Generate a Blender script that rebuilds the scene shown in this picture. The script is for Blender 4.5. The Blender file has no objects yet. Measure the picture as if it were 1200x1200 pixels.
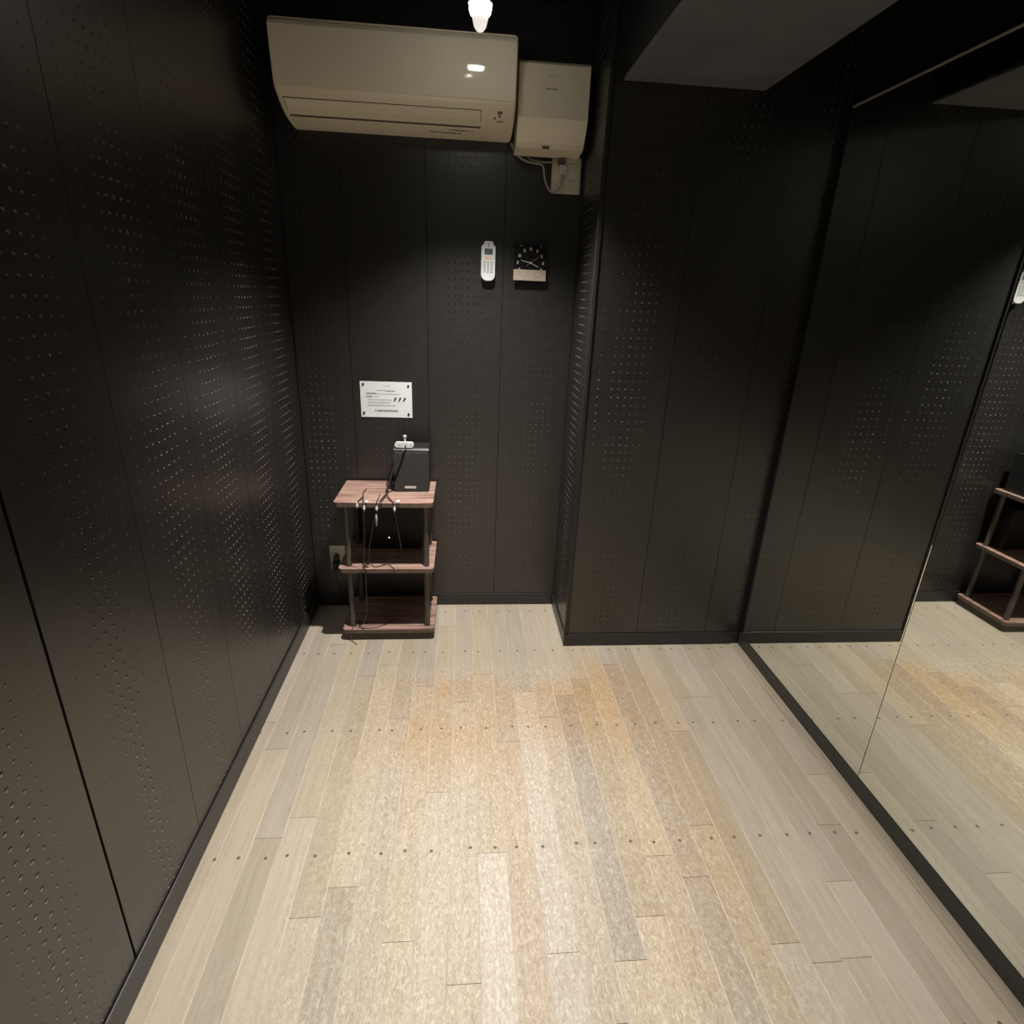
import bpy, bmesh, math, random
import numpy as np
from mathutils import Matrix, Vector
random.seed(7)
S = bpy.context.scene
COL = S.collection

# ------------------------------------------------------------------ camera
cam_d = bpy.data.cameras.new('camera')
cam = bpy.data.objects.new('camera', cam_d)
COL.objects.link(cam)
cam_d.sensor_width = 36.0
cam_d.lens = 669.45 / 1200 * 36.0
cam_d.clip_start = 0.02
H = 1.38
def cam_axes(y, p, r):
    cy, sy = math.cos(y), math.sin(y)
    f = Vector((-sy * math.cos(p), cy * math.cos(p), -math.sin(p)))
    rt = Vector((cy, sy, 0)); up = rt.cross(f)
    c, s = math.cos(r), math.sin(r)
    return c * rt + s * up, -s * rt + c * up, f
rt, up, fw = cam_axes(-0.0931, 0.3597, 0.0405)
cam.matrix_world = Matrix(((rt.x, up.x, -fw.x, 0), (rt.y, up.y, -fw.y, 0), (rt.z, up.z, -fw.z, H), (0, 0, 0, 1)))
S.camera = cam

# ------------------------------------------------------------------ world, exposure
w = bpy.data.worlds.new('world'); S.world = w; w.use_nodes = True
w.node_tree.nodes['Background'].inputs[0].default_value = (0.01, 0.011, 0.013, 1)
w.node_tree.nodes['Background'].inputs[1].default_value = 1.0
S.view_settings.view_transform = 'Standard'
S.view_settings.look = 'None'
S.view_settings.exposure = 0.0
S.view_settings.gamma = 1.0
S.view_settings.use_curve_mapping = False

LAMP_COL = (1.0, 0.962, 0.905)
# watts, cone in degrees, softness of the cone edge for the three ceiling lamps, the last one added out of view
LAMPS = [(170.0, 108, 1.0), (98.0, 76, 0.75), (150.0, 95, 1.0)]

# ------------------------------------------------------------------ room measures
XL, XM, YB, YW, XB = -0.659, 1.2022, 2.0445, 2.398, 0.4323
YR = -1.7          # rear wall
ZC = 2.32          # ceiling
BT = 0.006         # baseboard thickness in front of the boards
PT = 0.009         # perforated board thickness

# ------------------------------------------------------------------ materials
def mat(name, col, rough=0.5, metal=0.0, spec=0.5, emit=None, estr=0.0):
    m = bpy.data.materials.new(name); m.use_nodes = True
    b = m.node_tree.nodes['Principled BSDF']
    b.inputs['Base Color'].default_value = (*col, 1)
    b.inputs['Roughness'].default_value = rough
    b.inputs['Metallic'].default_value = metal
    b.inputs['Specular IOR Level'].default_value = spec
    if emit:
        b.inputs['Emission Color'].default_value = (*emit, 1)
        b.inputs['Emission Strength'].default_value = estr
    return m
def N(m, typ, **kw):
    n = m.node_tree.nodes.new(typ)
    for k, v in kw.items():
        if k.startswith('i_'):
            n.inputs[k[2:].replace('_', ' ')].default_value = v
        else:
            setattr(n, k, v)
    return n
def L(m, a, b): m.node_tree.links.new(a, b)
def bsdf(m): return m.node_tree.nodes['Principled BSDF']
def add_noise_tone(m, col, amt=0.12, scale=40.0, rough=None, stretch=(1, 1, 1), bump=0.0):
    """small natural unevenness of colour and gloss"""
    tc = N(m, 'ShaderNodeTexCoord'); mp = N(m, 'ShaderNodeMapping')
    mp.inputs['Scale'].default_value = stretch
    nz = N(m, 'ShaderNodeTexNoise', i_Scale=scale, i_Detail=5.0)
    L(m, tc.outputs['Object'], mp.inputs[0]); L(m, mp.outputs[0], nz.inputs['Vector'])
    rp = N(m, 'ShaderNodeValToRGB')
    rp.color_ramp.elements[0].color = (*[c * (1 - amt) for c in col], 1)
    rp.color_ramp.elements[1].color = (*[min(1, c * (1 + amt)) for c in col], 1)
    rp.color_ramp.elements[0].position = 0.3; rp.color_ramp.elements[1].position = 0.7
    L(m, nz.outputs['Fac'], rp.inputs[0]); L(m, rp.outputs[0], bsdf(m).inputs['Base Color'])
    if rough:
        mr = N(m, 'ShaderNodeMapRange'); mr.inputs['To Min'].default_value = rough[0]; mr.inputs['To Max'].default_value = rough[1]
        L(m, nz.outputs['Fac'], mr.inputs[0]); L(m, mr.outputs[0], bsdf(m).inputs['Roughness'])
    if bump:
        bp = N(m, 'ShaderNodeBump', i_Strength=bump, i_Distance=0.001)
        L(m, nz.outputs['Fac'], bp.inputs['Height']); L(m, bp.outputs[0], bsdf(m).inputs['Normal'])
    return m

M = {}
M['board'] = add_noise_tone(mat('black_board_paint', (0.0145, 0.0132, 0.0118), 0.37, spec=1.0), (0.0145, 0.0132, 0.0118), 0.10, 30, (0.33, 0.41))
M['fibre'] = add_noise_tone(mat('raw_fibreboard', (0.26, 0.21, 0.17), 0.8), (0.26, 0.21, 0.17), 0.2, 200)
M['holeend'] = mat('hole_bottom', (0.045, 0.038, 0.032), 0.8)
M['backing'] = add_noise_tone(mat('wall_backing', (0.012, 0.012, 0.012), 0.9), (0.012, 0.012, 0.012), 0.1, 20)
M['base'] = add_noise_tone(mat('black_baseboard', (0.028, 0.027, 0.027), 0.38), (0.028, 0.027, 0.027), 0.12, 60, (0.33, 0.45))
M['trimdark'] = add_noise_tone(mat('dark_trim', (0.020, 0.018, 0.016), 0.42), (0.020, 0.018, 0.016), 0.1, 60)
M['ceil'] = add_noise_tone(mat('black_ceiling', (0.012, 0.013, 0.015), 0.7), (0.012, 0.013, 0.015), 0.15, 12)
M['beam'] = add_noise_tone(mat('grey_beam_underside', (0.125, 0.13, 0.14), 0.75), (0.125, 0.13, 0.14), 0.14, 6, bump=0.15)
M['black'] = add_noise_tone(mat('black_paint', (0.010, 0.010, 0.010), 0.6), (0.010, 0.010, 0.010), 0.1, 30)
M['mirror'] = mat('mirror_glass', (0.86, 0.89, 0.84), 0.012, 1.0)
M['alu'] = add_noise_tone(mat('aluminium', (0.50, 0.50, 0.48), 0.4, 0.2), (0.50, 0.50, 0.48), 0.06, 80)
M['rear'] = add_noise_tone(mat('dark_rear_wall', (0.06, 0.056, 0.05), 0.6), (0.06, 0.056, 0.05), 0.06, 8)
M['ac'] = add_noise_tone(mat('yellowed_plastic', (0.95, 0.88, 0.69), 0.32), (0.95, 0.88, 0.69), 0.02, 8)
M['acpanel'] = add_noise_tone(mat('yellowed_gloss_plastic', (0.94, 0.87, 0.70), 0.055), (0.94, 0.87, 0.70), 0.02, 6)
M['acslot'] = mat('dark_slot', (0.10, 0.085, 0.06), 0.7)
M['acprint'] = mat('grey_print', (0.16, 0.145, 0.12), 0.6)
M['whitepl'] = add_noise_tone(mat('white_plastic', (0.67, 0.68, 0.67), 0.35), (0.67, 0.68, 0.67), 0.03, 30)
M['ivory'] = add_noise_tone(mat('ivory_plate', (0.74, 0.70, 0.58), 0.4), (0.74, 0.70, 0.58), 0.04, 30)
M['greycable'] = mat('grey_cable', (0.42, 0.41, 0.37), 0.45)
M['lcd'] = mat('lcd', (0.10, 0.13, 0.13), 0.2)
M['pink'] = mat('pale_pink_button', (0.72, 0.52, 0.45), 0.5)
M['greybtn'] = mat('grey_button', (0.30, 0.31, 0.31), 0.5)
M['clockface'] = mat('clock_black_glass', (0.012, 0.012, 0.012), 0.18)
M['champagne'] = add_noise_tone(mat('champagne_tone', (0.55, 0.46, 0.37), 0.42, 0.35), (0.55, 0.46, 0.37), 0.08, 60)  # tan tone of the strip across the lower clock face
M['silver'] = mat('silver', (0.74, 0.74, 0.72), 0.3, 0.5)
M['gold'] = mat('gold_contact', (0.78, 0.68, 0.45), 0.3, 0.7)
M['numeral'] = mat('clock_numeral', (0.42, 0.41, 0.38), 0.4)
M['paper'] = add_noise_tone(mat('laminated_paper', (0.70, 0.71, 0.71), 0.45), (0.70, 0.71, 0.71), 0.02, 30)
M['ink'] = mat('ink', (0.06, 0.06, 0.06), 0.6)
M['inkgrey'] = mat('ink_grey', (0.17, 0.17, 0.17), 0.6)
M['pole'] = add_noise_tone(mat('brown_pole', (0.075, 0.06, 0.05), 0.45), (0.075, 0.06, 0.05), 0.1, 60)
M['plinth'] = add_noise_tone(mat('dark_plinth', (0.05, 0.042, 0.032), 0.55), (0.05, 0.042, 0.032), 0.15, 40)
M['blackpl'] = add_noise_tone(mat('black_plastic', (0.016, 0.016, 0.017), 0.4), (0.016, 0.016, 0.017), 0.1, 60)
M['grille'] = add_noise_tone(mat('speaker_cloth', (0.030, 0.031, 0.033), 0.85), (0.030, 0.031, 0.033), 0.25, 900, bump=0.3)
M['cable'] = mat('black_cable', (0.035, 0.034, 0.033), 0.22)
M['brownc'] = mat('brown_cable', (0.11, 0.055, 0.045), 0.4)
M['led'] = mat('white_led', (0.9, 0.9, 0.9), 0.4, emit=(0.85, 0.92, 1.0), estr=14.0)
M['bulb'] = mat('lamp_lens', (1, 1, 1), 0.4, emit=(1.0, 0.96, 0.88), estr=30.0)
M['bulbglass'] = mat('frosted_bulb', (0.85, 0.84, 0.80), 0.35, emit=(1.0, 0.96, 0.88), estr=0.75)

# laminated rosewood-pink shelf boards
def wood_shelf():
    m = mat('pinkish_walnut_veneer', (0.4, 0.25, 0.2), 0.42)
    tc = N(m, 'ShaderNodeTexCoord'); mp = N(m, 'ShaderNodeMapping'); mp.inputs['Scale'].default_value = (2.2, 28, 28)
    nz = N(m, 'ShaderNodeTexNoise', i_Scale=2.2, i_Detail=7.0, i_Distortion=0.7)
    L(m, tc.outputs['Object'], mp.inputs[0]); L(m, mp.outputs[0], nz.inputs['Vector'])
    rp = N(m, 'ShaderNodeValToRGB'); e = rp.color_ramp.elements
    e[0].position = 0.30; e[0].color = (0.17, 0.090, 0.072, 1)
    e[1].position = 0.66; e[1].color = (0.47, 0.315, 0.255, 1)
    x = rp.color_ramp.elements.new(0.48); x.color = (0.345, 0.21, 0.168, 1)
    L(m, nz.outputs['Fac'], rp.inputs[0]); L(m, rp.outputs[0], bsdf(m).inputs['Base Color'])
    return m
M['shelf'] = wood_shelf()
M['shelfshade'] = add_noise_tone(mat('shelf_side_shade', (0.15, 0.105, 0.08), 0.45), (0.15, 0.105, 0.08), 0.15, 30)  # darker brown puts shade into the board sides and undersides

# worn pale oak planks
def wood_floor():
    m = mat('worn_pale_oak', (0.5, 0.4, 0.3), 0.45, spec=0.4)
    oi = N(m, 'ShaderNodeObjectInfo'); geo = N(m, 'ShaderNodeNewGeometry')
    def vec(scale, shift):
        a = N(m, 'ShaderNodeVectorMath', operation='MULTIPLY'); a.inputs[1].default_value = scale
        L(m, geo.outputs['Position'], a.inputs[0])
        if shift:
            c = N(m, 'ShaderNodeMath', operation='MULTIPLY'); c.inputs[1].default_value = 37.0
            L(m, oi.outputs['Random'], c.inputs[0])
            b = N(m, 'ShaderNodeVectorMath', operation='ADD')
            L(m, a.outputs[0], b.inputs[0]); L(m, c.outputs[0], b.inputs[1]); return b.outputs[0]
        return a.outputs[0]
    # long grain
    g = N(m, 'ShaderNodeTexNoise', i_Scale=1.0, i_Detail=8.0, i_Roughness=0.62, i_Distortion=0.5)
    L(m, vec((85, 5, 20), True), g.inputs['Vector'])
    # short flecks (medullary rays, worn finish)
    f = N(m, 'ShaderNodeTexNoise', i_Scale=1.0, i_Detail=5.0, i_Roughness=0.65, i_Distortion=1.0)
    L(m, vec((150, 70, 60), True), f.inputs['Vector'])
    # broad wear, fixed to the room
    wr = N(m, 'ShaderNodeTexNoise', i_Scale=1.0, i_Detail=4.0, i_Roughness=0.55)
    L(m, vec((2.2, 1.3, 1), False), wr.inputs['Vector'])
    def mix(bt, fac, a, b):
        n = N(m, 'ShaderNodeMix', data_type='RGBA', blend_type=bt)
        for s, v in (('Factor', fac), ('A', a), ('B', b)):
            sock = [i for i in n.inputs if i.name == s and (i.type == 'VALUE' if s == 'Factor' else i.type == 'RGBA')][0]
            if isinstance(v, (int, float)): sock.default_value = v
            elif isinstance(v, tuple): sock.default_value = v
            else: L(m, v, sock)
        return [o for o in n.outputs if o.type == 'RGBA'][0]
    def ramp(src, stops):
        rp = N(m, 'ShaderNodeValToRGB'); e = rp.color_ramp.elements
        e[0].position, e[0].color = stops[0]; e[1].position, e[1].color = stops[-1]
        for p, c in stops[1:-1]:
            q = e.new(p); q.color = c
        L(m, src, rp.inputs[0]); return rp.outputs[0]
    grain = ramp(g.outputs['Fac'], [(0.28, (0.43, 0.362, 0.288, 1)), (0.50, (0.49, 0.422, 0.345, 1)), (0.72, (0.535, 0.472, 0.395, 1))])
    # traffic mask: the middle of the room is worn through the finish
    sp = N(m, 'ShaderNodeSeparateXYZ'); L(m, geo.outputs['Position'], sp.inputs[0])
    def mrange(src, a, b, c=0.0, d=1.0, smooth=True):
        r = N(m, 'ShaderNodeMapRange'); r.interpolation_type = 'SMOOTHSTEP' if smooth else 'LINEAR'
        r.inputs['From Min'].default_value = a; r.inputs['From Max'].default_value = b
        r.inputs['To Min'].default_value = c; r.inputs['To Max'].default_value = d
        L(m, src, r.inputs[0]); return r.outputs[0]
    def mul(a, b):
        n = N(m, 'ShaderNodeMath', operation='MULTIPLY'); L(m, a, n.inputs[0]); L(m, b, n.inputs[1]); return n.outputs[0]
    jitter = N(m, 'ShaderNodeMath', operation='MULTIPLY_ADD'); jitter.inputs[1].default_value = 0.5
    L(m, wr.outputs['Fac'], jitter.inputs[0]); L(m, sp.outputs['X'], jitter.inputs[2])
    tx = mul(mrange(jitter.outputs[0], -0.40, 0.10), mrange(jitter.outputs[0], 1.25, 0.75))
    ty = mrange(sp.outputs['Y'], 2.02, 1.80)
    traffic = mul(tx, ty)
    fl = mrange(f.outputs['Fac'], 0.50, 0.66)
    fd = mrange(f.outputs['Fac'], 0.48, 0.36)
    c1 = mix('MIX', mul(fl, mrange(traffic, 0, 1, 0.08, 0.62)), grain, (0.74, 0.68, 0.58, 1))
    c2 = mix('MIX', mul(fd, mrange(traffic, 0, 1, 0.06, 0.55)), c1, (0.34, 0.255, 0.18, 1))
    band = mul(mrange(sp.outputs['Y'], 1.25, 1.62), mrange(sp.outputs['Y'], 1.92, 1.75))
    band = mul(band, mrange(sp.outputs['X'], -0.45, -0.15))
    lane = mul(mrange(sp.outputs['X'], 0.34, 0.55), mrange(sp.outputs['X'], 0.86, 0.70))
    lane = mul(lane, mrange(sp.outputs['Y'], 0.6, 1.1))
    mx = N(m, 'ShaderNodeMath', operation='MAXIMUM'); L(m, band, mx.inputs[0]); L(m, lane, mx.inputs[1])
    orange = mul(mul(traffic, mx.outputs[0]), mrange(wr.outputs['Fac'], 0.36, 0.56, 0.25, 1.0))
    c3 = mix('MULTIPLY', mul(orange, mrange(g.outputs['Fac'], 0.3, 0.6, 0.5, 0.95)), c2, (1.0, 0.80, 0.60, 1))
    c4 = mix('MULTIPLY', 1.0, c3, oi.outputs['Color'])
    L(m, c4, bsdf(m).inputs['Base Color'])
    L(m, mrange(traffic, 0, 1, 0.34, 0.52), bsdf(m).inputs['Roughness'])
    bp = N(m, 'ShaderNodeBump', i_Strength=0.25, i_Distance=0.0006)
    L(m, g.outputs['Fac'], bp.inputs['Height']); L(m, bp.outputs[0], bsdf(m).inputs['Normal'])
    return m
M['floor'] = wood_floor()
M['subfloor'] = mat('subfloor', (0.05, 0.04, 0.03), 0.8)
M['nail'] = mat('nail_plug', (0.15, 0.115, 0.08), 0.6)
M['plankedge'] = add_noise_tone(mat('chipped_plank_edge', (0.60, 0.53, 0.44), 0.6), (0.60, 0.53, 0.44), 0.35, 9, stretch=(8, 1, 1))
M['woodtrim'] = add_noise_tone(mat('pale_wood_strip', (0.42, 0.35, 0.26), 0.45), (0.42, 0.35, 0.26), 0.15, 6, stretch=(20, 1, 20))

# ------------------------------------------------------------------ mesh helpers
class MB:
    def __init__(s): s.v = []; s.f = []; s.mi = []; s.sm = []
    def add(s, vs, fs, mi=0, smooth=False):
        o = len(s.v); s.v += [tuple(p) for p in vs]
        for f in fs: s.f.append([i + o for i in f]); s.mi.append(mi); s.sm.append(smooth)
        return s
    def box(s, x0, x1, y0, y1, z0, z1, mi=0):
        vs = [(x, y, z) for z in (z0, z1) for y in (y0, y1) for x in (x0, x1)]
        return s.add(vs, [(0, 2, 3, 1), (4, 5, 7, 6), (0, 1, 5, 4), (2, 6, 7, 3), (0, 4, 6, 2), (1, 3, 7, 5)], mi)
    def prism(s, poly, axis, a, b, mi=0, smooth=False):
        """extrude a 2-D polygon (counter-clockwise) along an axis from a to b"""
        def P(u, v, t): return {'x': (t, u, v), 'y': (u, t, v), 'z': (u, v, t)}[axis]
        n = len(poly)
        vs = [P(u, v, a) for u, v in poly] + [P(u, v, b) for u, v in poly]
        s.add(vs, [(i, (i + 1) % n, n + (i + 1) % n, n + i) for i in range(n)], mi, smooth)
        s.add(vs, [tuple(range(n - 1, -1, -1)), tuple(range(n, 2 * n))], mi)
        return s
    def lathe(s, prof, c, axis='z', seg=24, mi=0, smooth=True):
        """prof: list of (radius, height) along the axis"""
        vs = []
        for r, h in prof:
            for k in range(seg):
                a = 2 * math.pi * k / seg; u, v = r * math.cos(a), r * math.sin(a)
                vs.append({'z': (c[0] + u, c[1] + v, c[2] + h), 'y': (c[0] + u, c[1] + h, c[2] + v), 'x': (c[0] + h, c[1] + u, c[2] + v)}[axis])
        fs = [(i * seg + k, i * seg + (k + 1) % seg, (i + 1) * seg + (k + 1) % seg, (i + 1) * seg + k) for i in range(len(prof) - 1) for k in range(seg)]
        s.add(vs, fs, mi, smooth)
        s.add(vs, [tuple(range(seg - 1, -1, -1)), tuple(range((len(prof) - 1) * seg, len(prof) * seg))], mi)
        return s
    def tube(s, pts, r, seg=8, mi=0, sub=6):
        P = [Vector(p) for p in pts]
        if len(P) > 2:
            Q = [P[0]] + P + [P[-1]]; out = []
            for i in range(1, len(Q) - 2):
                for k in range(sub):
                    t = k / sub; a, b, c, d = Q[i - 1], Q[i], Q[i + 1], Q[i + 2]
                    out.append(0.5 * ((2 * b) + (-a + c) * t + (2 * a - 5 * b + 4 * c - d) * t * t + (-a + 3 * b - 3 * c + d) * t ** 3))
            out.append(P[-1]); P = out
        vs = []; up_ = Vector((0.31, 0.2, 0.93)).normalized()
        for i, p in enumerate(P):
            d = (P[min(i + 1, len(P) - 1)] - P[max(i - 1, 0)])
            d = d.normalized() if d.length > 1e-9 else Vector((0, 0, 1))
            u = d.cross(up_)
            if u.length < 0.05: u = d.cross(Vector((1, 0, 0)))
            u.normalize(); v = d.cross(u); up_ = v.cross(d) if False else up_
            rr = r[min(i, len(r) - 1)] if isinstance(r, (list, tuple)) else r
            for k in range(seg):
                a = 2 * math.pi * k / seg; vs.append(p + rr * (math.cos(a) * u + math.sin(a) * v))
        n = len(P)
        s.add(vs, [(i * seg + k, i * seg + (k + 1) % seg, (i + 1) * seg + (k + 1) % seg, (i + 1) * seg + k) for i in range(n - 1) for k in range(seg)], mi, True)
        s.add(vs, [tuple(range(seg - 1, -1, -1)), tuple(range((n - 1) * seg, n * seg))], mi)
        return s
    def mesh(s, name, mats):
        me = bpy.data.meshes.new(name); me.from_pydata(s.v, [], s.f)
        for m in (mats if isinstance(mats, (list, tuple)) else [mats]): me.materials.append(M[m])
        me.polygons.foreach_set('material_index', s.mi); me.polygons.foreach_set('use_smooth', s.sm)
        bm = bmesh.new(); bm.from_mesh(me); bmesh.ops.recalc_face_normals(bm, faces=bm.faces); bm.to_mesh(me); bm.free()
        me.update(); return me
    def build(s, name, mats, parent=None, bevel=0.0, seg=2):
        return link(name, s.mesh(name, mats), parent, bevel, seg)
def link(name, me, parent=None, bevel=0.0, seg=2):
    o = bpy.data.objects.new(name, me); COL.objects.link(o)
    if parent:
        o.parent = parent; bpy.context.view_layer.update() if False else None
        o.matrix_parent_inverse = pinv(parent)
    if bevel:
        b = o.modifiers.new('bevel', 'BEVEL'); b.width = bevel; b.segments = seg; b.limit_method = 'ANGLE'; b.angle_limit = math.radians(40)
    return o
def pinv(p):
    m = Matrix.Translation(p.location) @ p.rotation_euler.to_matrix().to_4x4()
    return m.inverted()
def empty(name, loc, label, cat, group=None):
    o = bpy.data.objects.new(name, None); COL.objects.link(o); o.location = loc; o.empty_display_size = 0.05
    return tag(o, label, cat, group)
def tag(o, label, cat, group=None):
    o['label'] = label; o['category'] = cat
    if group: o['group'] = group
    return o
def struct(o, label=None):
    o['kind'] = 'structure'
    if label: o['label'] = label
    return o
def rrect(x0, x1, y0, y1, r, seg=6):
    """rounded rectangle; r may be 4 radii: (x0y0, x1y0, x1y1, x0y1)"""
    if not isinstance(r, (list, tuple)): r = [r] * 4
    out = []
    for (cx, cy, sx, sy, a0), q in zip(((x0, y0, 1, 1, 180), (x1, y0, -1, 1, 270), (x1, y1, -1, -1, 0), (x0, y1, 1, -1, 90)), r):
        if q <= 0: out.append((cx, cy)); continue
        for k in range(seg + 1):
            a = math.radians(a0 + 90 * k / seg); out.append((cx + sx * q + q * math.cos(a), cy + sy * q + q * math.sin(a)))
    return out

# ------------------------------------------------------------------ perforated boards
HOLES = [(-.1139, .0020), (-.0633, .0028), (-.03797, .0033), (-.01266, .0043), (.01266, .0043), (.03797, .0033), (.0633, .0028), (.1139, .0020)]
HD = 0.0045
PITCH = 0.0295
def board_mesh(width, centre, z0, z1, row0, name='perforated_panel', hs=1.0):
    """board in its own frame: u across (0..width), front at w=0, back at w=PT, holes drilled right through.
       centre: u of the middle of the hole field"""
    cols = [(centre + u, r * hs) for u, r in HOLES if 0.008 < centre + u < width - 0.008]
    k0 = math.ceil((z0 + 0.03 - row0) / PITCH); k1 = math.floor((z1 - 0.03 - row0) / PITCH)
    rows = [row0 + k * PITCH for k in range(k0, k1 + 1)]
    vs, fs, mi = [], [], []
    def V(u, w, z): vs.append((u, w, z)); return len(vs) - 1
    def quad(u0, u1, za, zb): fs.append((V(u0, 0, za), V(u1, 0, za), V(u1, 0, zb), V(u0, 0, zb))); mi.append(0)
    hw = 0.0075; n = 12; prev = 0.0; zb, zt = rows[0] - PITCH / 2, rows[-1] + PITCH / 2
    quad(0, width, z0, zb); quad(0, width, zt, z1)
    ring = [(math.cos(2 * math.pi * (k + .5) / n), math.sin(2 * math.pi * (k + .5) / n)) for k in range(n)]
    for cu, r in cols:
        quad(prev, cu - hw, zb, zt); prev = cu + hw
        for zc in rows:
            ca, cb, cc, cd = V(cu + hw, 0, zc + PITCH / 2), V(cu - hw, 0, zc + PITCH / 2), V(cu - hw, 0, zc - PITCH / 2), V(cu + hw, 0, zc - PITCH / 2)
            a = [V(cu + (r + .0005) * c, 0, zc + (r + .0005) * s) for c, s in ring]
            b = [V(cu + r * c, .0005, zc + r * s) for c, s in ring]
            d = [V(cu + r * c, HD, zc + r * s) for c, s in ring]
            q = n // 4; cor = [ca, cb, cc, cd]
            for j in range(4):          # ring vertices j*q .. j*q+q-1 belong to corner j
                for k in range(q - 1):
                    fs.append((cor[j], a[(j * q + k + 1) % n], a[j * q + k])); mi.append(0)
                fs.append((cor[j], cor[(j + 1) % 4], a[(j * q + q) % n], a[j * q + q - 1])); mi.append(0)
            for k in range(n):
                l = (k + 1) % n
                fs.append((a[k], a[l], b[l], b[k])); mi.append(0)
                fs.append((b[k], b[l], d[l], d[k])); mi.append(1)
            fs.append(tuple(d)); mi.append(2)
    quad(prev, width, zb, zt)
    # edges
    for u in (0, width):
        fs.append((V(u, 0, z0), V(u, 0, z1), V(u, PT, z1), V(u, PT, z0))); mi.append(0)
    fs.append((V(0, 0, z1), V(width, 0, z1), V(width, PT, z1), V(0, PT, z1))); mi.append(0)
    fs.append((V(0, 0, z0), V(width, 0, z0), V(width, PT, z0), V(0, PT, z0))); mi.append(0)
    me = bpy.data.meshes.new(name); me.from_pydata(vs, [], fs)
    me.materials.append(M['board']); me.materials.append(M['fibre']); me.materials.append(M['holeend']); me.polygons.foreach_set('material_index', mi)
    me.update(); return me
def place_board(me, loc, rotz, parent):
    o = bpy.data.objects.new('perforated_panel', me); COL.objects.link(o)
    o.parent = parent; o.location = loc; o.rotation_euler = (0, 0, rotz); return o
ZT = ZC - 0.002
GAP = 0.002
# left wall ---------------------------------------------------------
wl = struct(MB().box(XL - 0.10, XL - BT - PT - 0.0005, YR - 0.1, YW + 0.1, -0.03, ZC + 0.03).build('wall_left', 'backing'),
            'left wall clad in black perforated boards with vertical joints')
BW = 0.3042
me_l = board_mesh(BW - GAP, BW / 2 + 0.003, 0.002, ZT, 1.3508 - 40 * PITCH)
# board frame -> left wall: u along +Y, w into -X : rotate +90deg about z
y = 0.838
k = -9
while True:
    y0 = 0.838 + k * BW
    if y0 + BW > YW - 0.01: break
    if y0 > YR:
        if k == -1 or k == 0:
            pass
        place_board(me_l, (XL - BT, y0 + (GAP / 2 - 0.0045 if k == -1 else GAP / 2), 0), math.pi / 2, wl)
    k += 1
place_board(board_mesh(YW - y0 - GAP, 1.0, 0.002, ZT, 1.3508 - 40 * PITCH), (XL - BT, y0 + GAP / 2, 0), math.pi / 2, wl)
# back wall of the alcove ----------------------------------------------
wb = struct(MB().box(XL - BT - PT, XB + 0.006 + PT, YW + BT + PT + 0.0005, YW + 0.1, -0.03, ZC + 0.03).build('wall_back', 'backing'),
            'recessed back wall of black perforated boards under the air conditioner')
JX = [XL - BT, -0.449, -0.142, 0.152, XB + 0.006]
CX = [None, -0.297, 0.0044, 0.2996]
for a, b, c in zip(JX[:-1], JX[1:], CX):
    cc = (c - a) if c is not None else (-0.60 - a)
    place_board(board_mesh(b - a - GAP, cc - GAP / 2, 0.002, ZT, 0.0781, hs=0.72), (a + GAP / 2, YW + BT, 0), 0, wb)
# column (projecting block beside the alcove) -----------------------------
wc = struct(MB().box(XB + 0.006 + PT + 0.0005, XM + 0.06, YB + BT + PT + 0.0005, YW + 0.1, -0.03, ZC + 0.03).build('wall_column', 'backing'),
            'projecting black perforated wall block between alcove and mirror')
JC = [XB + 0.017, 0.745, 1.046, XM + 0.012]
CC = [0.597, 0.890, 1.190]
for a, b, c in zip(JC[:-1], JC[1:], CC):
    place_board(board_mesh(b - a - GAP, c - a - GAP / 2, 0.002, ZT, 0.0520, hs=0.66), (a + GAP / 2, YB + BT, 0), 0, wc)
# column side facing the alcove: u along -Y seen from the alcove, w into +X
place_board(board_mesh(YW - YB - 0.024, (YW - YB) / 2, 0.002, ZT, 0.0550), (XB + 0.006, YW + 0.004, 0), -math.pi / 2, wc)
struct(MB().box(XB + 0.0005, XB + 0.0165, YB + 0.0005, YB + 0.0165, 0.06, ZT).build('trim_3', 'trimdark', bevel=0.003), 'dark corner strip on the edge of the wall block')
# right and rear walls ---------------------------------------------------
wr_ = struct(MB().box(XM + 0.012, XM + 0.10, YR - 0.1, YB + BT, -0.03, ZC + 0.03).build('wall_right', 'black'), 'right wall painted black behind the mirrors')
we = struct(MB().box(XL - 0.1, XM + 0.1, YR - 0.1, YR, -0.03, ZC + 0.03).build('wall_rear', 'rear'), 'dark painted rear wall behind the camera')
struct(MB().box(XL - 0.1, XM + 0.1, YR - 0.1, YW + 0.1, ZC, ZC + 0.06).build('ceiling', 'ceil'), 'black painted ceiling')
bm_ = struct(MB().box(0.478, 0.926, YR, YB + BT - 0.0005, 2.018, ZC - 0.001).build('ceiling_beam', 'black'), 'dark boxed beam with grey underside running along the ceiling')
MB().box(0.478, 0.926, YR, YB + BT - 0.0005, 2.006, 2.0178).build('beam_underside', 'beam', bm_, bevel=0.004, seg=2)  # thin underside slab, lighter grey than the black beam sides

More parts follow.
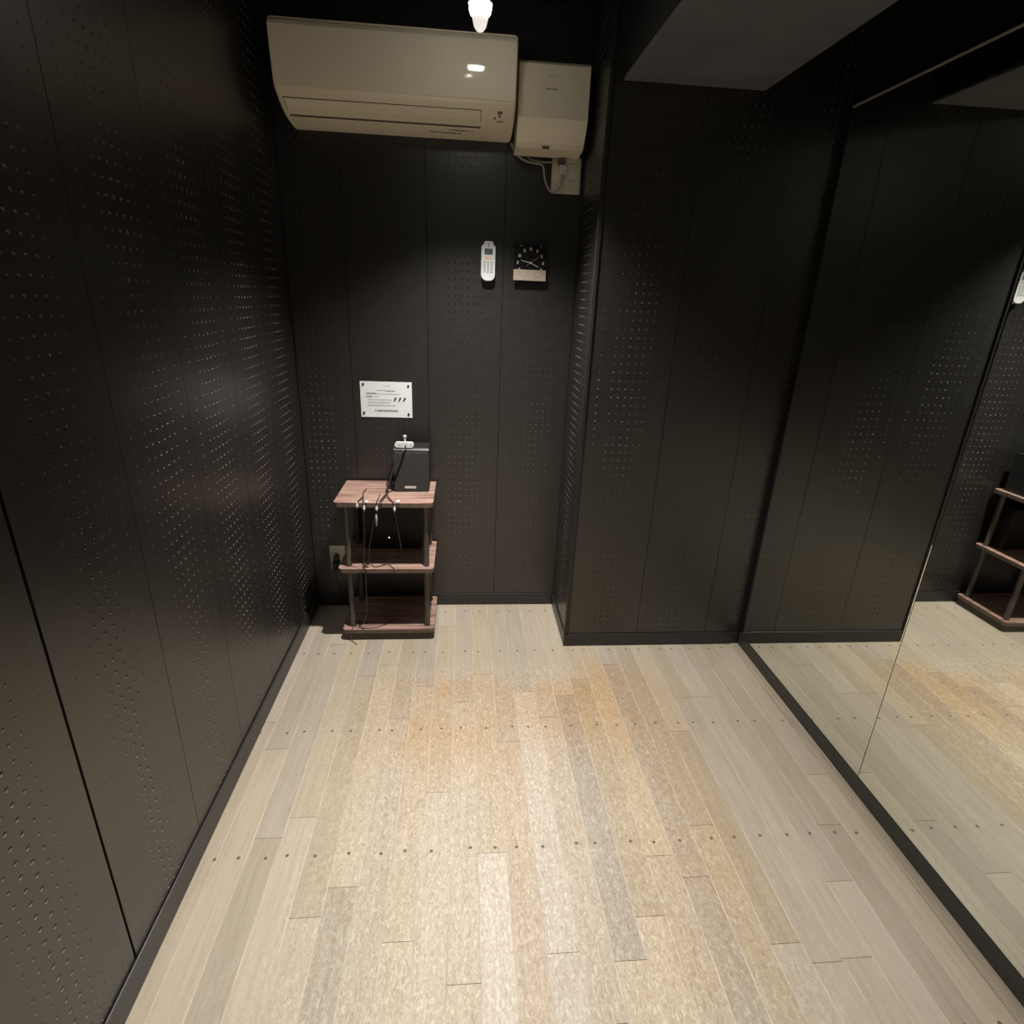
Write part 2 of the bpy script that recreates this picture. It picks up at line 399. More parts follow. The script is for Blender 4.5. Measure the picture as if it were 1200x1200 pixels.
# baseboards -----------------------------------------------------------------
def baseboard(name, poly_h, a, b, label, axis):
    pass
def bb(name, x0, x1, y0, y1, h, label):
    struct(MB().box(x0, x1, y0, y1, 0.0003, h).build(name, 'base', bevel=0.002), label)
bb('baseboard_left', XL - BT + 0.0003, XL, YR + PT + .001, YW, 0.072, 'black baseboard along the left wall')
bb('baseboard_back', XL + 0.0003, XB - 0.0003, YW, YW + BT - 0.0003, 0.059, 'black baseboard under the recessed back wall')
bb('baseboard_column_front', XB, XM - 0.001, YB, YB + BT - 0.0003, 0.058, 'black baseboard on the front of the wall block')
bb('baseboard_column_side', XB, XB + 0.0057, YB + BT, YW - 0.0003, 0.058, 'black baseboard on the alcove side of the wall block')
bb('baseboard_right', XM - 0.001, XM + 0.0115, YR + PT + .001, YB - 0.0003, 0.058, 'black strip between floor and mirrors')

# ------------------------------------------------------------------ floor
fl = struct(MB().box(XL - 0.02, XM + 0.02, YR, YW + 0.02, -0.06, -0.0125).build('floor', 'subfloor'), 'worn pale wooden plank floor with rows of nail plugs')
PW = 0.0745; PX0 = 0.049
ENDS = {-3: [0.884], -7: [1.229], -9: [1.492], 1: [1.498], 9: [1.525, .832], 6: [1.066], 7: [1.002], 5: [.91], 4: [.816], 12: [.972], 11: [.793],
        8: [1.153], 14: [1.318], 13: [1.137], 0: [1.095, 1.86], 2: [1.75], 3: [0.70], -1: [1.70], -2: [1.30], -4: [1.62], -5: [1.02], -6: [1.86]}
TINT = {(0, 1): (1.20, 1.20, 1.21), (1, 1): (1.02, .95, .88), (2, 1): (1.12, 1.12, 1.13), (3, 0): (1.03, 1.0, .96), (-2, 1): (1.08, 1.06, 1.02)}
def plank_mesh(wd, ln):
    c = 0.0011; t = 0.0115
    b = MB(); poly = [(0, 0), (wd, 0), (wd, t - .0004), (wd - c, t), (c, t), (0, t - .0004)]
    b.prism(poly, 'y', 0, ln); b.mi[2] = b.mi[4] = 1; return b.mesh('plank', ['floor', 'plankedge'])
cache = {}
def plank(x0, x1, y0, y1, tint):
    key = (round(x1 - x0, 4), round(y1 - y0, 4))
    if key not in cache: cache[key] = plank_mesh(x1 - x0 - 0.0002, y1 - y0 - 0.0012)
    o = bpy.data.objects.new('plank', cache[key]); COL.objects.link(o); o.parent = fl
    o.location = (x0 + 0.0001, y0 + 0.0006, -0.0115); o.color = (*tint, 1); return o
nails = MB()
rnd = random.Random(11)
def nail(x, y_):
    n = 8; r = 0.0048
    vs = [(x + r * math.cos(6.2832 * k / n), y_ + r * math.sin(6.2832 * k / n), 0.0002) for k in range(n)] + [(x, y_, 0.0004)]
    nails.add(vs, [(k, (k + 1) % n, n) for k in range(n)])
for kk in range(-10, 15):
    x0, x1 = PX0 + kk * PW, PX0 + (kk + 1) * PW
    if kk == -10: x0 = XL - BT
    yend = YW + BT if x1 < XB else YB + BT
    e = sorted(ENDS.get(kk, [rnd.uniform(.3, 1.2)]))
    ys = [v for v in e]
    while ys[-1] + 0.91 < yend: ys.append(ys[-1] + 0.91)
    while ys[0] - 0.91 > YR: ys.insert(0, ys[0] - 0.91)
    if yend - ys[-1] < 0.12: ys.pop()
    ys = [YR] + ys + [yend]
    for a, b in zip(ys[:-1], ys[1:]):
        g = rnd.uniform(.83, 1.06); hshift = rnd.uniform(.0, .09)
        tint = (g * (1 + hshift * .5), g, g * (1 - hshift * 1.2))
        if kk in (0, 1, 2, 3, -2):
            idx = 1 if b <= (max(v for v in e) if kk != 0 else 1.2) + .01 else 0
            tint = TINT.get((kk, idx), tint)
        plank(x0, x1, a, b, tint)
    for ny in (2.335, 2.015, 1.565, 1.11, .655, .2, -.255, -.71, -1.165, -1.6):
        if ny < yend - 0.02: nail((x0 + x1) / 2 + rnd.uniform(-.018, .018), ny + rnd.uniform(-.004, .004))
plank(PX0 + 5 * PW, XB + 0.006, YB + BT, YW + BT, (1, 1, 1))
nl = nails.build('nail_plugs', 'nail', fl); nl['kind'] = 'stuff'
struct(MB().prism([(PX0 + 15 * PW + .0005, -0.0115), (XM - 0.0012, -0.0115), (XM - 0.0012, 0.0045), (PX0 + 15 * PW + .003, 0.0045), (PX0 + 15 * PW + .0005, 0.002)], 'y', YR, YB - 0.001).build('trim_2', 'woodtrim'),
       'narrow pale wooden strip along the foot of the mirrors')

# ------------------------------------------------------------------ mirrors
def mirror(y0, y1, label):
    return tag(MB().box(XM, XM + 0.0055, y0, y1, 0.060, 1.970).build('wall_mirror', 'mirror', bevel=0.0012, seg=1), label, 'mirror')
mirror(1.2512, 2.018, 'tall frameless wall mirror panel adjoining the perforated wall block')
mirror(-0.55, 1.2488, 'tall frameless wall mirror panel past the seam, reflecting the wooden rack')
struct(MB().prism([(XM - 0.002, 1.9705), (XM + 0.0115, 1.9705), (XM + 0.0115, 1.9765), (XM - 0.002, 1.9765)], 'y', -0.55, 2.018).build('trim_1', 'alu', bevel=0.001), 'thin aluminium strip along the top of the mirrors')

# ------------------------------------------------------------------ ceiling spot lamps
def spot_lamp(x, y_, label, watts, cone, blend):
    t = empty('spot_lamp', (x, y_, ZC), label, 'lamp')
    zb = 2.078
    MB().lathe([(0.035, -0.012), (0.035, -0.001)], (x, y_, ZC)).build('ceiling_plate', 'blackpl', t)
    MB().lathe([(0.007, -0.10), (0.007, -0.012)], (x, y_, ZC), seg=12).build('stem', 'blackpl', t)
    MB().lathe([(0.030, ZC - 0.10 - zb), (0.034, ZC - 0.12 - zb), (0.033, 0.03), (0.0325, 0.004), (0.030, 0.004), (0.030, 0.02)], (x, y_, zb)).build('lamp_can', 'blackpl', t)
    b = MB().lathe([(0.0295, 0.018), (0.0295, 0.002), (0.029, -0.006), (0.026, -0.016), (0.021, -0.022)], (x, y_, zb)).build('lamp_lens', 'bulb', t)
    MB().lathe([(0.021, -0.0225), (0.0195, -0.030), (0.016, -0.043), (0.009, -0.052), (0.003, -0.055)], (x, y_, zb)).build('bulb_tip', 'bulbglass', t)
    ld = bpy.data.lights.new('spot_lamp_light', 'SPOT'); ld.energy = watts; ld.color = LAMP_COL
    ld.spot_size = math.radians(cone); ld.spot_blend = blend; ld.shadow_soft_size = 0.022
    lo = bpy.data.objects.new('spot_lamp_light', ld); COL.objects.link(lo); lo.parent = t
    lo.location = (0, 0, zb - 0.082 - ZC)
    return t
spot_lamp(0.037, 1.84, 'glowing ceiling spot lamp with frosted bulb in front of the air conditioner', *LAMPS[0])
spot_lamp(0.037, 0.45, 'ceiling spot lamp hanging over the middle of the floor', *LAMPS[1])
spot_lamp(0.037, -0.95, 'added unseen ceiling spot lamp near the rear wall', *LAMPS[2])  # unseen lamp added for floor bounce towards the air conditioner

# ------------------------------------------------------------------ air conditioner
AX0, AX1 = -0.594, 0.163
PROF = [(2.160, 2.112), (2.163, 2.06), (2.169, 2.01), (2.177, 1.968), (2.184, 1.9595), (2.208, 1.9455), (2.24, 1.929), (2.28, 1.9135), (2.33, 1.904), (2.37, 1.900), (2.3975, 1.900)]
ac = empty('air_conditioner', (-0.215, YW, 1.90), 'yellowed white wall air conditioner mounted high on the back wall', 'air conditioner')
TOP = [(2.3975, 2.142), (2.19, 2.140), (2.172, 2.135), (2.163, 2.125)]
def smooth_path(p, sub=4):
    P = [Vector((a, b, 0)) for a, b in p]; Q = [2 * P[0] - P[1]] + P + [2 * P[-1] - P[-2]]; out = []
    for i in range(1, len(Q) - 2):
        for k in range(sub):
            t = k / sub; a, b, c, d = Q[i - 1], Q[i], Q[i + 1], Q[i + 2]
            q = 0.5 * ((2 * b) + (-a + c) * t + (2 * a - 5 * b + 4 * c - d) * t * t + (-a + 3 * b - 3 * c + d) * t ** 3)
            out.append((q.x, q.y))
    return out + [tuple(p[-1])]
def soften(o, deg=30):
    me = o.data
    me.polygons.foreach_set('use_smooth', [True] * len(me.polygons)); me.set_sharp_from_angle(angle=math.radians(deg)); return o
def ac_body():
    b = MB(); poly = smooth_path(TOP, 2)[:-1] + smooth_path([TOP[-1]] + PROF[:4], 3)[:-1] + smooth_path(PROF[3:], 4)
    cy, cz = 2.30, 2.03
    st = []
    for x, s in ((AX0, .94), (AX0 + .003, .975), (AX0 + .010, 1.0), (AX1 - .010, 1.0), (AX1 - .003, .975), (AX1, .94)):
        st.append([(x, min(2.3975, cy + (u - cy) * s if u < 2.397 else u), cz + (v - cz) * s) for u, v in poly])
    n = len(poly); vs = [p for r in st for p in r]
    b.add(vs, [(i * n + k, i * n + (k + 1) % n, (i + 1) * n + (k + 1) % n, (i + 1) * n + k) for i in range(len(st) - 1) for k in range(n)])
    b.add(vs, [tuple(range(n)), tuple(range((len(st) - 1) * n, len(st) * n))])
    return b
def skin(path, x0, x1, off, thick, mi=0, b=None):
    """strip that follows a (y,z) path, lifted off the body by off..off+thick"""
    b = b or MB(); o, i_ = [], []
    for k, (u, v) in enumerate(path):
        a, c = path[max(k - 1, 0)], path[min(k + 1, len(path) - 1)]
        d = Vector((c[0] - a[0], c[1] - a[1])).normalized(); nrm = Vector((d[1], -d[0]))     # pointing outwards (towards -y / down)
        o.append((u + nrm[0] * (off + thick), v + nrm[1] * (off + thick))); i_.append((u + nrm[0] * off, v + nrm[1] * off))
    b.prism(o + i_[::-1], 'x', x0, x1, mi); return b
soften(ac_body().build('body', 'ac', ac), 40)
soften(skin(smooth_path([(2.1640, 2.126), (2.1605, 2.116)] + PROF[:4], 5), AX0 + .004, AX1 - .004, 0.0006, 0.0035).build('front_panel', 'acpanel', ac), 35)
def prof_at(z):
    for (a, b), (c, d) in zip(PROF[:-1], PROF[1:]):
        if d <= z <= b: return a + (c - a) * (b - z) / (b - d)
    return PROF[-1][0]
FLP = [(2.2065, 1.9464), (2.222, 1.9383), (2.24, 1.929), (2.26, 1.9213), (2.283, 1.9128)]
skin(FLP, -0.576, 0.053, 0.0001, 0.0006).build('vent_slot', 'acslot', ac)
skin([(2.2085, 1.9453), (2.222, 1.9383), (2.24, 1.929), (2.26, 1.9213), (2.270, 1.9174)], -0.573, 0.051, 0.0007, 0.0022).build('louver', 'ac', ac, bevel=0.0006)
pr = MB()
skin([(2.207, 1.9462), (2.217, 1.9410)], 0.106, 0.122, 0.0006, 0.0008, 0, pr)
skin([(2.219, 1.9400), (2.229, 1.9348)], 0.110, 0.117, 0.0006, 0.0008, 0, pr)
skin([(2.243, 1.9278), (2.2465, 1.9263)], 0.104, 0.126, 0.0006, 0.0008, 0, pr)
skin([(2.228, 1.9353), (2.238, 1.9302)], 0.096, 0.101, 0.0006, 0.0008, 0, pr)
pr.build('indicator_marks', 'acprint', ac)
pr = MB(); r2 = random.Random(3)
for i in range(13):
    xx = -0.122 + i * 0.009
    skin([(2.322, 1.9054), (2.328 + r2.random() * .008, 1.9042)], xx, xx + r2.uniform(.004, .0085), 0.0008, 0.0006, 0, pr)
for i in range(8):
    xx = -0.055 + i * 0.011
    skin([(2.302, 1.9092), (2.308 + r2.random() * .010, 1.908)], xx, xx + r2.uniform(.004, .010), 0.0008, 0.0006, 0, pr)
pr.build('printed_lettering', 'acprint', ac)

# ------------------------------------------------------------------ pump box beside it
pb = empty('drain_pump_box', (0.29, YW, 1.855), 'small beige plastic box mounted right beside the air conditioner', 'appliance')
MB().prism([(2.3975, 2.118), (2.255, 2.108), (2.246, 2.095), (2.243, 1.945), (2.252, 1.925), (2.283, 1.880), (2.300, 1.868), (2.3975, 1.858)], 'x', 0.176, 0.412).build('body', 'ac', pb, bevel=0.019, seg=5)
MB().box(0.270, 0.300, 2.2425, 2.2432, 2.062, 2.0645).build('logo_bar', 'whitepl', pb)
b = MB(); 
for i in range(5): b.box(0.266 + i * .008, 0.272 + i * .008, 2.2424, 2.2430, 2.026, 2.029)
b.build('printed_lettering', 'acprint', pb)
MB().prism([(2.2885, 1.8737), (2.2975, 1.8675), (2.2985, 1.8690), (2.2895, 1.8752)], 'x', 0.268, 0.293).build('latch', 'acslot', pb)

# outlet plate high on the wall + plug and cords
op = empty('wall_outlet', (0.372, YW + BT, 1.748), 'beige double outlet plate below the small beige box', 'outlet')
MB().box(0.320, 0.428, 2.393, YW + BT - .0003, 1.748, 1.866).build('plate', 'ivory', op, bevel=0.003)
MB().box(0.335, 0.368, 2.3905, 2.3928, 1.775, 1.845).build('socket', 'ivory', op, bevel=0.001)
MB().box(0.384, 0.416, 2.3905, 2.3928, 1.775, 1.845).build('socket', 'ivory', op, bevel=0.001)
b = MB(); b.box(0.391, 0.394, 2.390, 2.3903, 1.786, 1.795); b.box(0.403, 0.406, 2.390, 2.3903, 1.786, 1.795); b.build('socket_slots', 'acslot', op)
pc = MB().tube([(0.1665, 2.382, 1.897), (0.169, 2.384, 1.889), (0.179, 2.386, 1.872), (0.205, 2.388, 1.852), (0.233, 2.388, 1.842), (0.277, 2.388, 1.838), (0.287, 2.387, 1.826), (0.294, 2.384, 1.79), (0.309, 2.381, 1.758), (0.330, 2.379, 1.747), (0.349, 2.378, 1.760), (0.357, 2.376, 1.79), (0.356, 2.373, 1.815)], 0.0036, 8).build('power_cord', 'greycable', pb)
MB().prism(rrect(0.343, 0.369, 1.808, 1.836, 0.006, 3), 'y', 2.366, 2.390).build('plug', 'whitepl', pc, bevel=0.002)
pc = MB().tube([(0.225, 2.3925, 1.866), (0.24, 2.3925, 1.852), (0.277, 2.3925, 1.846), (0.315, 2.388, 1.846), (0.340, 2.384, 1.848)], 0.003, 8).build('power_cord', 'greycable', pb)
MB().prism(rrect(0.340, 0.366, 1.838, 1.857, 0.005, 3), 'y', 2.372, 2.390).build('plug', 'acprint', pc, bevel=0.002)

# ------------------------------------------------------------------ remote control
r = empty('remote_control', (0.092, YW + BT, 1.433), 'white air conditioner remote control in a wall holder beside the clock', 'remote control')
yf = 2.372
MB().prism(rrect(0.0655, 0.1195, 1.434, 1.563, (.022, .022, .010, .010), 6), 'y', 2.388, YW + BT - .0003).build('wall_holder', 'whitepl', r, bevel=0.001)
MB().prism(rrect(0.067, 0.118, 1.436, 1.556, (.020, .020, .004, .004), 6), 'y', yf, 2.3878).build('body', 'whitepl', r, bevel=0.0015)
MB().prism(rrect(0.075, 0.110, 1.550, 1.573, .006, 4), 'y', 2.3725, 2.3876).build('top_cap', 'whitepl', r, bevel=0.001)
MB().box(0.090, 0.095, 2.3718, 2.3724, 1.553, 1.566).build('transmitter', 'greybtn', r)
MB().box(0.077, 0.108, yf - .0006, yf - .0001, 1.527, 1.548).build('display', 'lcd', r)
MB().box(0.079, 0.105, yf - .001, yf - .0001, 1.511, 1.521).build('stop_button', 'pink', r)
for i in range(3):
    for j in range(5):
        MB().box(0.074 + i * .0135, 0.0815 + i * .0135, yf - .0011, yf - .0001, 1.499 - j * .0085 - i * .001, 1.5035 - j * .0085 - i * .001).build('button', 'greybtn', r)

# ------------------------------------------------------------------ wall clock
c = empty('wall_clock', (0.253, YW + BT, 1.44), 'square black wall clock with a champagne lower band', 'clock')
cx, cz, cy = 0.2535, 1.5045, 2.372
MB().box(0.2, 0.306, 2.3785, YW + BT - .0003, 1.452, 1.556).build('movement_case', 'blackpl', c)
MB().box(0.190, 0.3155, cy, 2.378, 1.4805, 1.5675).build('face', 'clockface', c, bevel=0.0008)
MB().box(0.190, 0.3155, cy - .0006, 2.378, 1.4415, 1.480).build('lower_band', 'champagne', c, bevel=0.0008)
for h in range(1, 13):
    a = math.radians(30 * h); dx, dz = math.sin(a), math.cos(a); s = 0.0487 / max(abs(dx), abs(dz)) if False else 0.0485
    x, z = cx + s * dx, cz + s * dz
    wdt = 0.0095 if h >= 10 else 0.0055
    b = MB()
    for q in range(2 if h >= 10 else 1):
        xx = x - wdt / 2 + q * wdt * .55
        b.box(xx, xx + wdt * (.4 if h >= 10 else 1), cy - .0016, cy - .0007, z - .0055, z + .0055)
    b.build('numeral', 'numeral' if h not in (5, 6, 7) else 'silver', c)
def hand(name, x1, z1, w0, back, y_, m):
    d = Vector((x1 - cx, z1 - cz)); ln = d.length; d.normalize(); n = Vector((-d[1], d[0]))
    p = [(cx - d[0] * back + n[0] * w0, cz - d[1] * back + n[1] * w0), (cx - d[0] * back - n[0] * w0, cz - d[1] * back - n[1] * w0),
         (x1 - n[0] * w0 * .6, z1 - n[1] * w0 * .6), (x1 + n[0] * w0 * .6, z1 + n[1] * w0 * .6)]
    MB().prism(p, 'y', y_, y_ + .0006).build(name, m, c)
hand('hour_hand', .284, 1.4905, .0017, .006, cy - .0030, 'silver')
hand('minute_hand', .2155, 1.5125, .0014, .006, cy - .0040, 'silver')
hand('second_hand', .284, 1.527, .0005, .019, cy - .0048, 'numeral')
MB().lathe([(0.0034, -.0056), (0.0034, -.0007)], (cx, cy, cz), 'y', 12).build('hub', 'silver', c)
for x, z in ((.216, 1.563), (.292, 1.563), (.218, 1.4455), (.293, 1.4455)):
    MB().lathe([(0.002, -.003), (0.0026, -.0007)], (x, cy, z), 'y', 10).build('screw', 'silver', c)

# ------------------------------------------------------------------ notice sheet
n = empty('notice_sheet', (-0.314, YW + BT, 0.891), 'white laminated notice sheet pinned at four corners above the rack', 'notice')
sy = 2.4015
MB().box(-0.419, -0.210, sy, sy + .0012, 0.891, 1.037).build('sheet', 'paper', n)
for x, z in ((-.406, 1.026), (-.224, 1.022), (-.407, .909), (-.225, .906)):
    MB().lathe([(0.0038, -.004), (0.0046, -.002), (0.0046, -.0002)], (x, sy, z), 'y', 12).build('pin', 'blackpl', n)
def textline(x0, x1, z, h, m, seed, gaps=()):
    rr = random.Random(seed); b = MB(); x = x0; h *= 1.3
    while x < x1:
        wv = rr.uniform(.0022, .0042)
        if not any(g0 < x < g1 for g0, g1 in gaps):
            b.box(x, x + wv * .8, sy - .0003, sy - .0001, z - h / 2 * rr.uniform(.6, 1), z + h / 2 * rr.uniform(.6, 1))
        x += wv + rr.uniform(.0003, .0012)
    b.build('text_line', m, n)
textline(-.325, -.298, 1.020, .0022, 'inkgrey', 1)
textline(-.352, -.320, 1.002, .0030, 'inkgrey', 2)
textline(-.317, -.279, .9995, .0046, 'ink', 3)
textline(-.395, -.359, .988, .0056, 'ink', 4)
textline(-.355, -.258, .9862, .0030, 'inkgrey', 5)
textline(-.395, -.372, .9755, .0050, 'ink', 6)
textline(-.368, -.345, .9755, .0026, 'inkgrey', 7)
textline(-.388, -.294, .9625, .0032, 'inkgrey', 8)
textline(-.392, -.298, .9510, .0040, 'inkgrey', 9)
textline(-.392, -.282, .9395, .0042, 'inkgrey', 10)
textline(-.355, -.268, .9180, .0072, 'ink', 11)
MB().box(-.363, -.360, sy - .0003, sy - .0001, .9135, .9235).build('text_line', 'ink', n)
for x in (-.280, -.261, -.242):
    b = MB(); b.prism([(x - .0065, .9565), (x - .001, .9565), (x + .0075, .9695), (x + .0065, .974), (x + .000, .974), (x - .0040, .963)], 'y', sy - .0003, sy - .0001)
    b.build('icon', 'ink', n)

# ------------------------------------------------------------------ low outlet
o = empty('wall_outlet', (-0.558, YW + BT, 0.188), 'ivory wall outlet plate low beside the wooden rack', 'outlet')
MB().box(-0.592, -0.522, 2.396, YW + BT - .0003, 0.188, 0.307).build('plate', 'ivory', o, bevel=0.003)
MB().box(-0.574, -0.540, 2.3945, 2.3958, 0.205, 0.290).build('socket', 'ivory', o, bevel=0.001)
p = empty('power_plug', (-0.558, 2.39, 0.21), 'black power plug pushed into the low ivory outlet', 'plug')
MB().box(-0.571, -0.549, 2.362, 2.3943, 0.245, 0.268).build('plug_body', 'blackpl', p, bevel=0.003)
MB().box(-0.577, -0.545, 2.355, 2.3943, 0.205, 0.240).build('plug_body', 'blackpl', p, bevel=0.004)
MB().tube([(-0.560, 2.357, 0.222), (-0.560, 2.34, 0.212), (-0.557, 2.337, 0.19), (-0.548, 2.35, 0.12), (-0.53, 2.37, 0.03), (-0.51, 2.38, 0.006)], 0.003).build('cord', 'cable', p)

# ------------------------------------------------------------------ three-tier rack
SX0, SX1, SY0, SY1 = -0.494, -0.113, 2.106, 2.390
rk = empty('rack', (-0.304, 2.248, 0), 'three-tier pinkish wood rack with brown poles below the notice', 'rack')
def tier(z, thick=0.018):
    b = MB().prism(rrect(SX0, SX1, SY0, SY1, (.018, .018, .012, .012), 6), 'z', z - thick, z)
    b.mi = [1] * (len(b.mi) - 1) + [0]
    b.build('shelf_board', ['shelf', 'shelfshade'], rk, bevel=0.003, seg=3)
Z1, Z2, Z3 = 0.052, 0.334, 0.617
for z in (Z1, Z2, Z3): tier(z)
MB().prism(rrect(SX0 + .002, SX1 - .002, SY0 + .004, SY1 - .002, .014, 5), 'z', 0.0005, Z1 - .0185).build('plinth', 'plinth', rk)
for x in (-0.456, -0.144):
    for y_ in (2.140, 2.358):
        for za, zb in ((Z1, Z2 - .018), (Z2, Z3 - .018)):
            MB().lathe([(0.0125, za + .0002), (0.0115, za + .002), (0.0115, zb - .002), (0.0125, zb - .0002)], (x, y_, 0), seg=16).build('pole', 'pole', rk)

# black amplifier box on the middle tier
am = empty('amplifier', (-0.30, 2.28, Z2), 'black amplifier box with a white light on the middle tier', 'amplifier')
MB().box(-0.420, -0.170, 2.300, 2.386, Z2 + .006, Z2 + .205).build('body', 'black', am, bevel=0.004)
for x in (-0.40, -0.19):
    MB().box(x - .012, x + .012, 2.306, 2.38, Z2 + .0003, Z2 + .0062).build('foot', 'blackpl', am)
MB().lathe([(0.0012, -.0012), (0.0018, -.0002)], (-0.3125, 2.300, 0.3895), 'y', 10).build('power_light', 'led', am)

# ------------------------------------------------------------------ speaker on top
sp = empty('speaker', (-0.205, 2.30, Z3), 'small black loudspeaker standing on the top of the rack', 'speaker')
YF = 2.245
MB().prism([(YF + .010, Z3 + .0005), (2.362, Z3 + .0005), (2.362, 0.797), (YF + .022, 0.797), (YF + .012, 0.786)], 'x', -0.276, -0.136).build('cabinet', 'blackpl', sp, bevel=0.004)
MB().prism(rrect(-0.2745, -0.1375, Z3 + .002, 0.781, .006, 4), 'y', YF, YF + .0105).build('grille', 'grille', sp, bevel=0.003)
MB().prism(rrect(-0.234, -0.188, 0.632, 0.642, .003, 3), 'y', YF - .0012, YF - .0001).build('badge', 'silver', sp)

# white adapter with post on the speaker
ad = empty('adapter', (-0.233, 2.275, 0.7975), 'small white rounded adapter with a silver post on top of the speaker', 'adapter')
MB().prism(rrect(-0.271, -0.196, 0.798, 0.820, .0105, 6), 'y', 2.262, 2.276).build('body', 'whitepl', ad, bevel=0.003)
for x in (-.251, -.208): MB().lathe([(0.0030, -.0006), (0.0030, -.0001)], (x, 2.262, 0.808), 'y', 10).build('button', 'greybtn', ad)
MB().lathe([(0.0042, 0), (0.0042, .012), (0.0055, .018), (0.0075, .022), (0.0075, .026), (0.004, .028)], (-0.231, 2.270, 0.8195), 'z', 14).build('post', 'silver', ad)
MB().tube([(-0.228, 2.262, 0.805), (-0.227, 2.245, 0.804), (-0.232, 2.228, 0.796), (-0.247, 2.215, 0.775), (-0.264, 2.21, 0.742), (-0.282, 2.208, 0.700), (-0.291, 2.206, 0.665), (-0.297, 2.204, 0.640), (-0.303, 2.20, 0.6225), (-0.306, 2.17, 0.6215), (-0.312, 2.13, 0.6215), (-0.313, 2.1015, 0.618), (-0.313, 2.0995, 0.600)], 0.0044).build('cord', 'cable', ad)

# audio leads tangled over the front edge
def rca(parent, x, z, y_=2.0985, ln=0.018):
    MB().lathe([(0.0030, 0), (0.0042, -.003), (0.0042, -ln * .6), (0.0052, -ln * .62), (0.0052, -ln)], (x, y_, z), 'z', 12).build('plug', 'silver', parent)
    MB().lathe([(0.0020, -ln - .0002), (0.0020, -ln - .008), (0.0008, -ln - .0095)], (x, y_, z), 'z', 10).build('plug_tip', 'gold', parent)
def lead(label, paths, plugs, m, rad=0.0026):
    t = empty('audio_lead', tuple(paths[0][0]), label, 'cable')
    for p_ in paths: MB().tube(p_, rad).build('cord', m, t)
    for x, z in plugs: rca(t, x, z)
    return t
zt = Z3 + .003
lead('brown audio lead forking over the front edge of the rack top', [
    [(-0.285, 2.30, zt), (-0.30, 2.27, zt + .03), (-0.305, 2.24, zt + .02), (-0.303, 2.21, zt + .004), (-0.313, 2.16, zt), (-0.317, 2.125, zt), (-0.3165, 2.100, zt - .003), (-0.3165, 2.0985, 0.600), (-0.330, 2.0985, 0.598)],
    [(-0.303, 2.19, zt + .006), (-0.296, 2.17, zt + .008), (-0.283, 2.14, zt + .004), (-0.270, 2.115, zt + .001), (-0.262, 2.1, zt - .001), (-0.2605, 2.0985, 0.606)]],
    [(-.2605, .609)], 'brownc')
lead('dark audio lead with silver plugs hanging at the left of the rack top edge', [
    [(-0.392, 2.27, zt), (-0.397, 2.22, zt), (-0.388, 2.16, zt), (-0.382, 2.12, zt), (-0.377, 2.1, zt - .002), (-0.376, 2.0985, 0.610)],
    [(-0.388, 2.16, zt + .004), (-0.395, 2.13, zt + .003), (-0.400, 2.104, zt + .001), (-0.402, 2.0985, zt - .006)]],
    [(-.376, .612), (-.402, .622)], 'cable', 0.0022)
lead('dark audio lead with a long grey plug dangling from the rack top', [
    [(-0.330, 2.20, zt), (-0.328, 2.15, zt), (-0.3285, 2.115, zt), (-0.3285, 2.1, zt - .001), (-0.3285, 2.0985, 0.607)],
    [(-0.3285, 2.097, 0.586), (-0.3285, 2.096, 0.575)]],
    [(-.3285, .610)], 'cable', 0.0022)
t = empty('jack_plug', (-0.330, 2.093, 0.53), 'long grey jack plug hanging below the rack top edge', 'plug')
MB().lathe([(0.0026, .045), (0.0046, .040), (0.0046, .012), (0.0032, .010), (0.0030, 0.0), (0.001, -.003)], (-0.330, 2.0885, 0.530), 'z', 12).build('plug', 'greycable', t)
t = empty('adapter_plug', (-0.258, 2.1, Z3), 'pale plug block lying on the front edge of the rack top', 'plug')
MB().box(-0.2545, -0.2405, 2.1005, 2.122, Z3 + .0003, Z3 + .0085).build('plug_body', 'whitepl', t, bevel=0.002)
t = empty('adapter_plug', (-0.370, 2.1, Z3), 'pale plug block beside the dark lead on the rack top edge', 'plug')
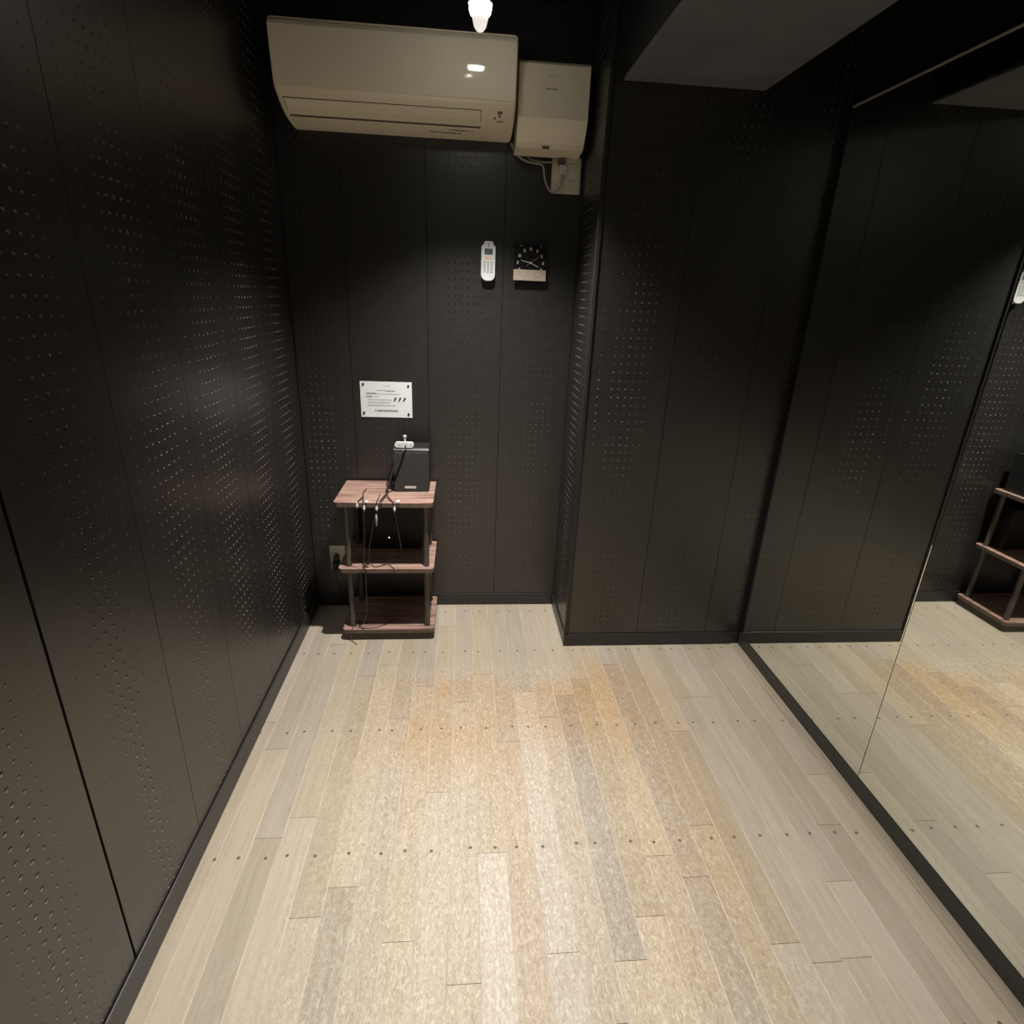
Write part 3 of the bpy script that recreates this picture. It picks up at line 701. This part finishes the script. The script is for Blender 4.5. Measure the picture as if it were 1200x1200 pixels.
MB().box(-0.3725, -0.3615, 2.0995, 2.118, Z3 + .0003, Z3 + .0075).build('plug_body', 'whitepl', t, bevel=0.002)
def hang(label, pts, m='cable', rad=0.0018):
    t = MB(); t.tube(pts, rad); return tag(t.build('hanging_cable', m), label, 'cable')
hang('thin dark cable hanging straight from rack top to middle tier', [(-0.379, 2.094, 0.588), (-0.380, 2.094, 0.52), (-0.383, 2.094, 0.438), (-0.390, 2.096, 0.37), (-0.396, 2.10, 0.340), (-0.392, 2.118, 0.3365), (-0.38, 2.13, 0.3362)])
hang('thin dark cable swinging in a bow between rack top and middle tier', [(-0.332, 2.096, 0.566), (-0.340, 2.093, 0.55), (-0.352, 2.094, 0.49), (-0.363, 2.094, 0.438), (-0.366, 2.095, 0.385), (-0.352, 2.10, 0.348), (-0.33, 2.13, 0.3365), (-0.30, 2.142, 0.3362), (-0.285, 2.125, 0.3362), (-0.270, 2.102, 0.335), (-0.268, 2.098, 0.325)])
hang('thin dark cable hanging from the forked lead into the middle tier', [(-0.2605, 2.0985, 0.578), (-0.257, 2.11, 0.54), (-0.250, 2.13, 0.47), (-0.247, 2.15, 0.41), (-0.252, 2.18, 0.36), (-0.27, 2.21, 0.3365)])
hang('thin dark cable hanging from middle tier to the bottom board', [(-0.384, 2.10, 0.339), (-0.384, 2.097, 0.31), (-0.385, 2.094, 0.25), (-0.386, 2.094, 0.17), (-0.392, 2.10, 0.12), (-0.41, 2.12, 0.075), (-0.43, 2.13, 0.0545)])
hang('thin brown cable lying across the bottom board of the rack', [(-0.437, 2.165, 0.0548), (-0.425, 2.125, 0.0542), (-0.395, 2.114, 0.0542), (-0.36, 2.12, 0.0542), (-0.327, 2.140, 0.0542), (-0.29, 2.19, 0.0548)], 'brownc')
hang('short brown cable drooping from rack foot onto the floor', [(-0.452, 2.122, 0.0542), (-0.455, 2.106, 0.0545), (-0.457, 2.1005, 0.045), (-0.457, 2.098, 0.012), (-0.450, 2.092, 0.0025), (-0.433, 2.073, 0.0022)], 'brownc')
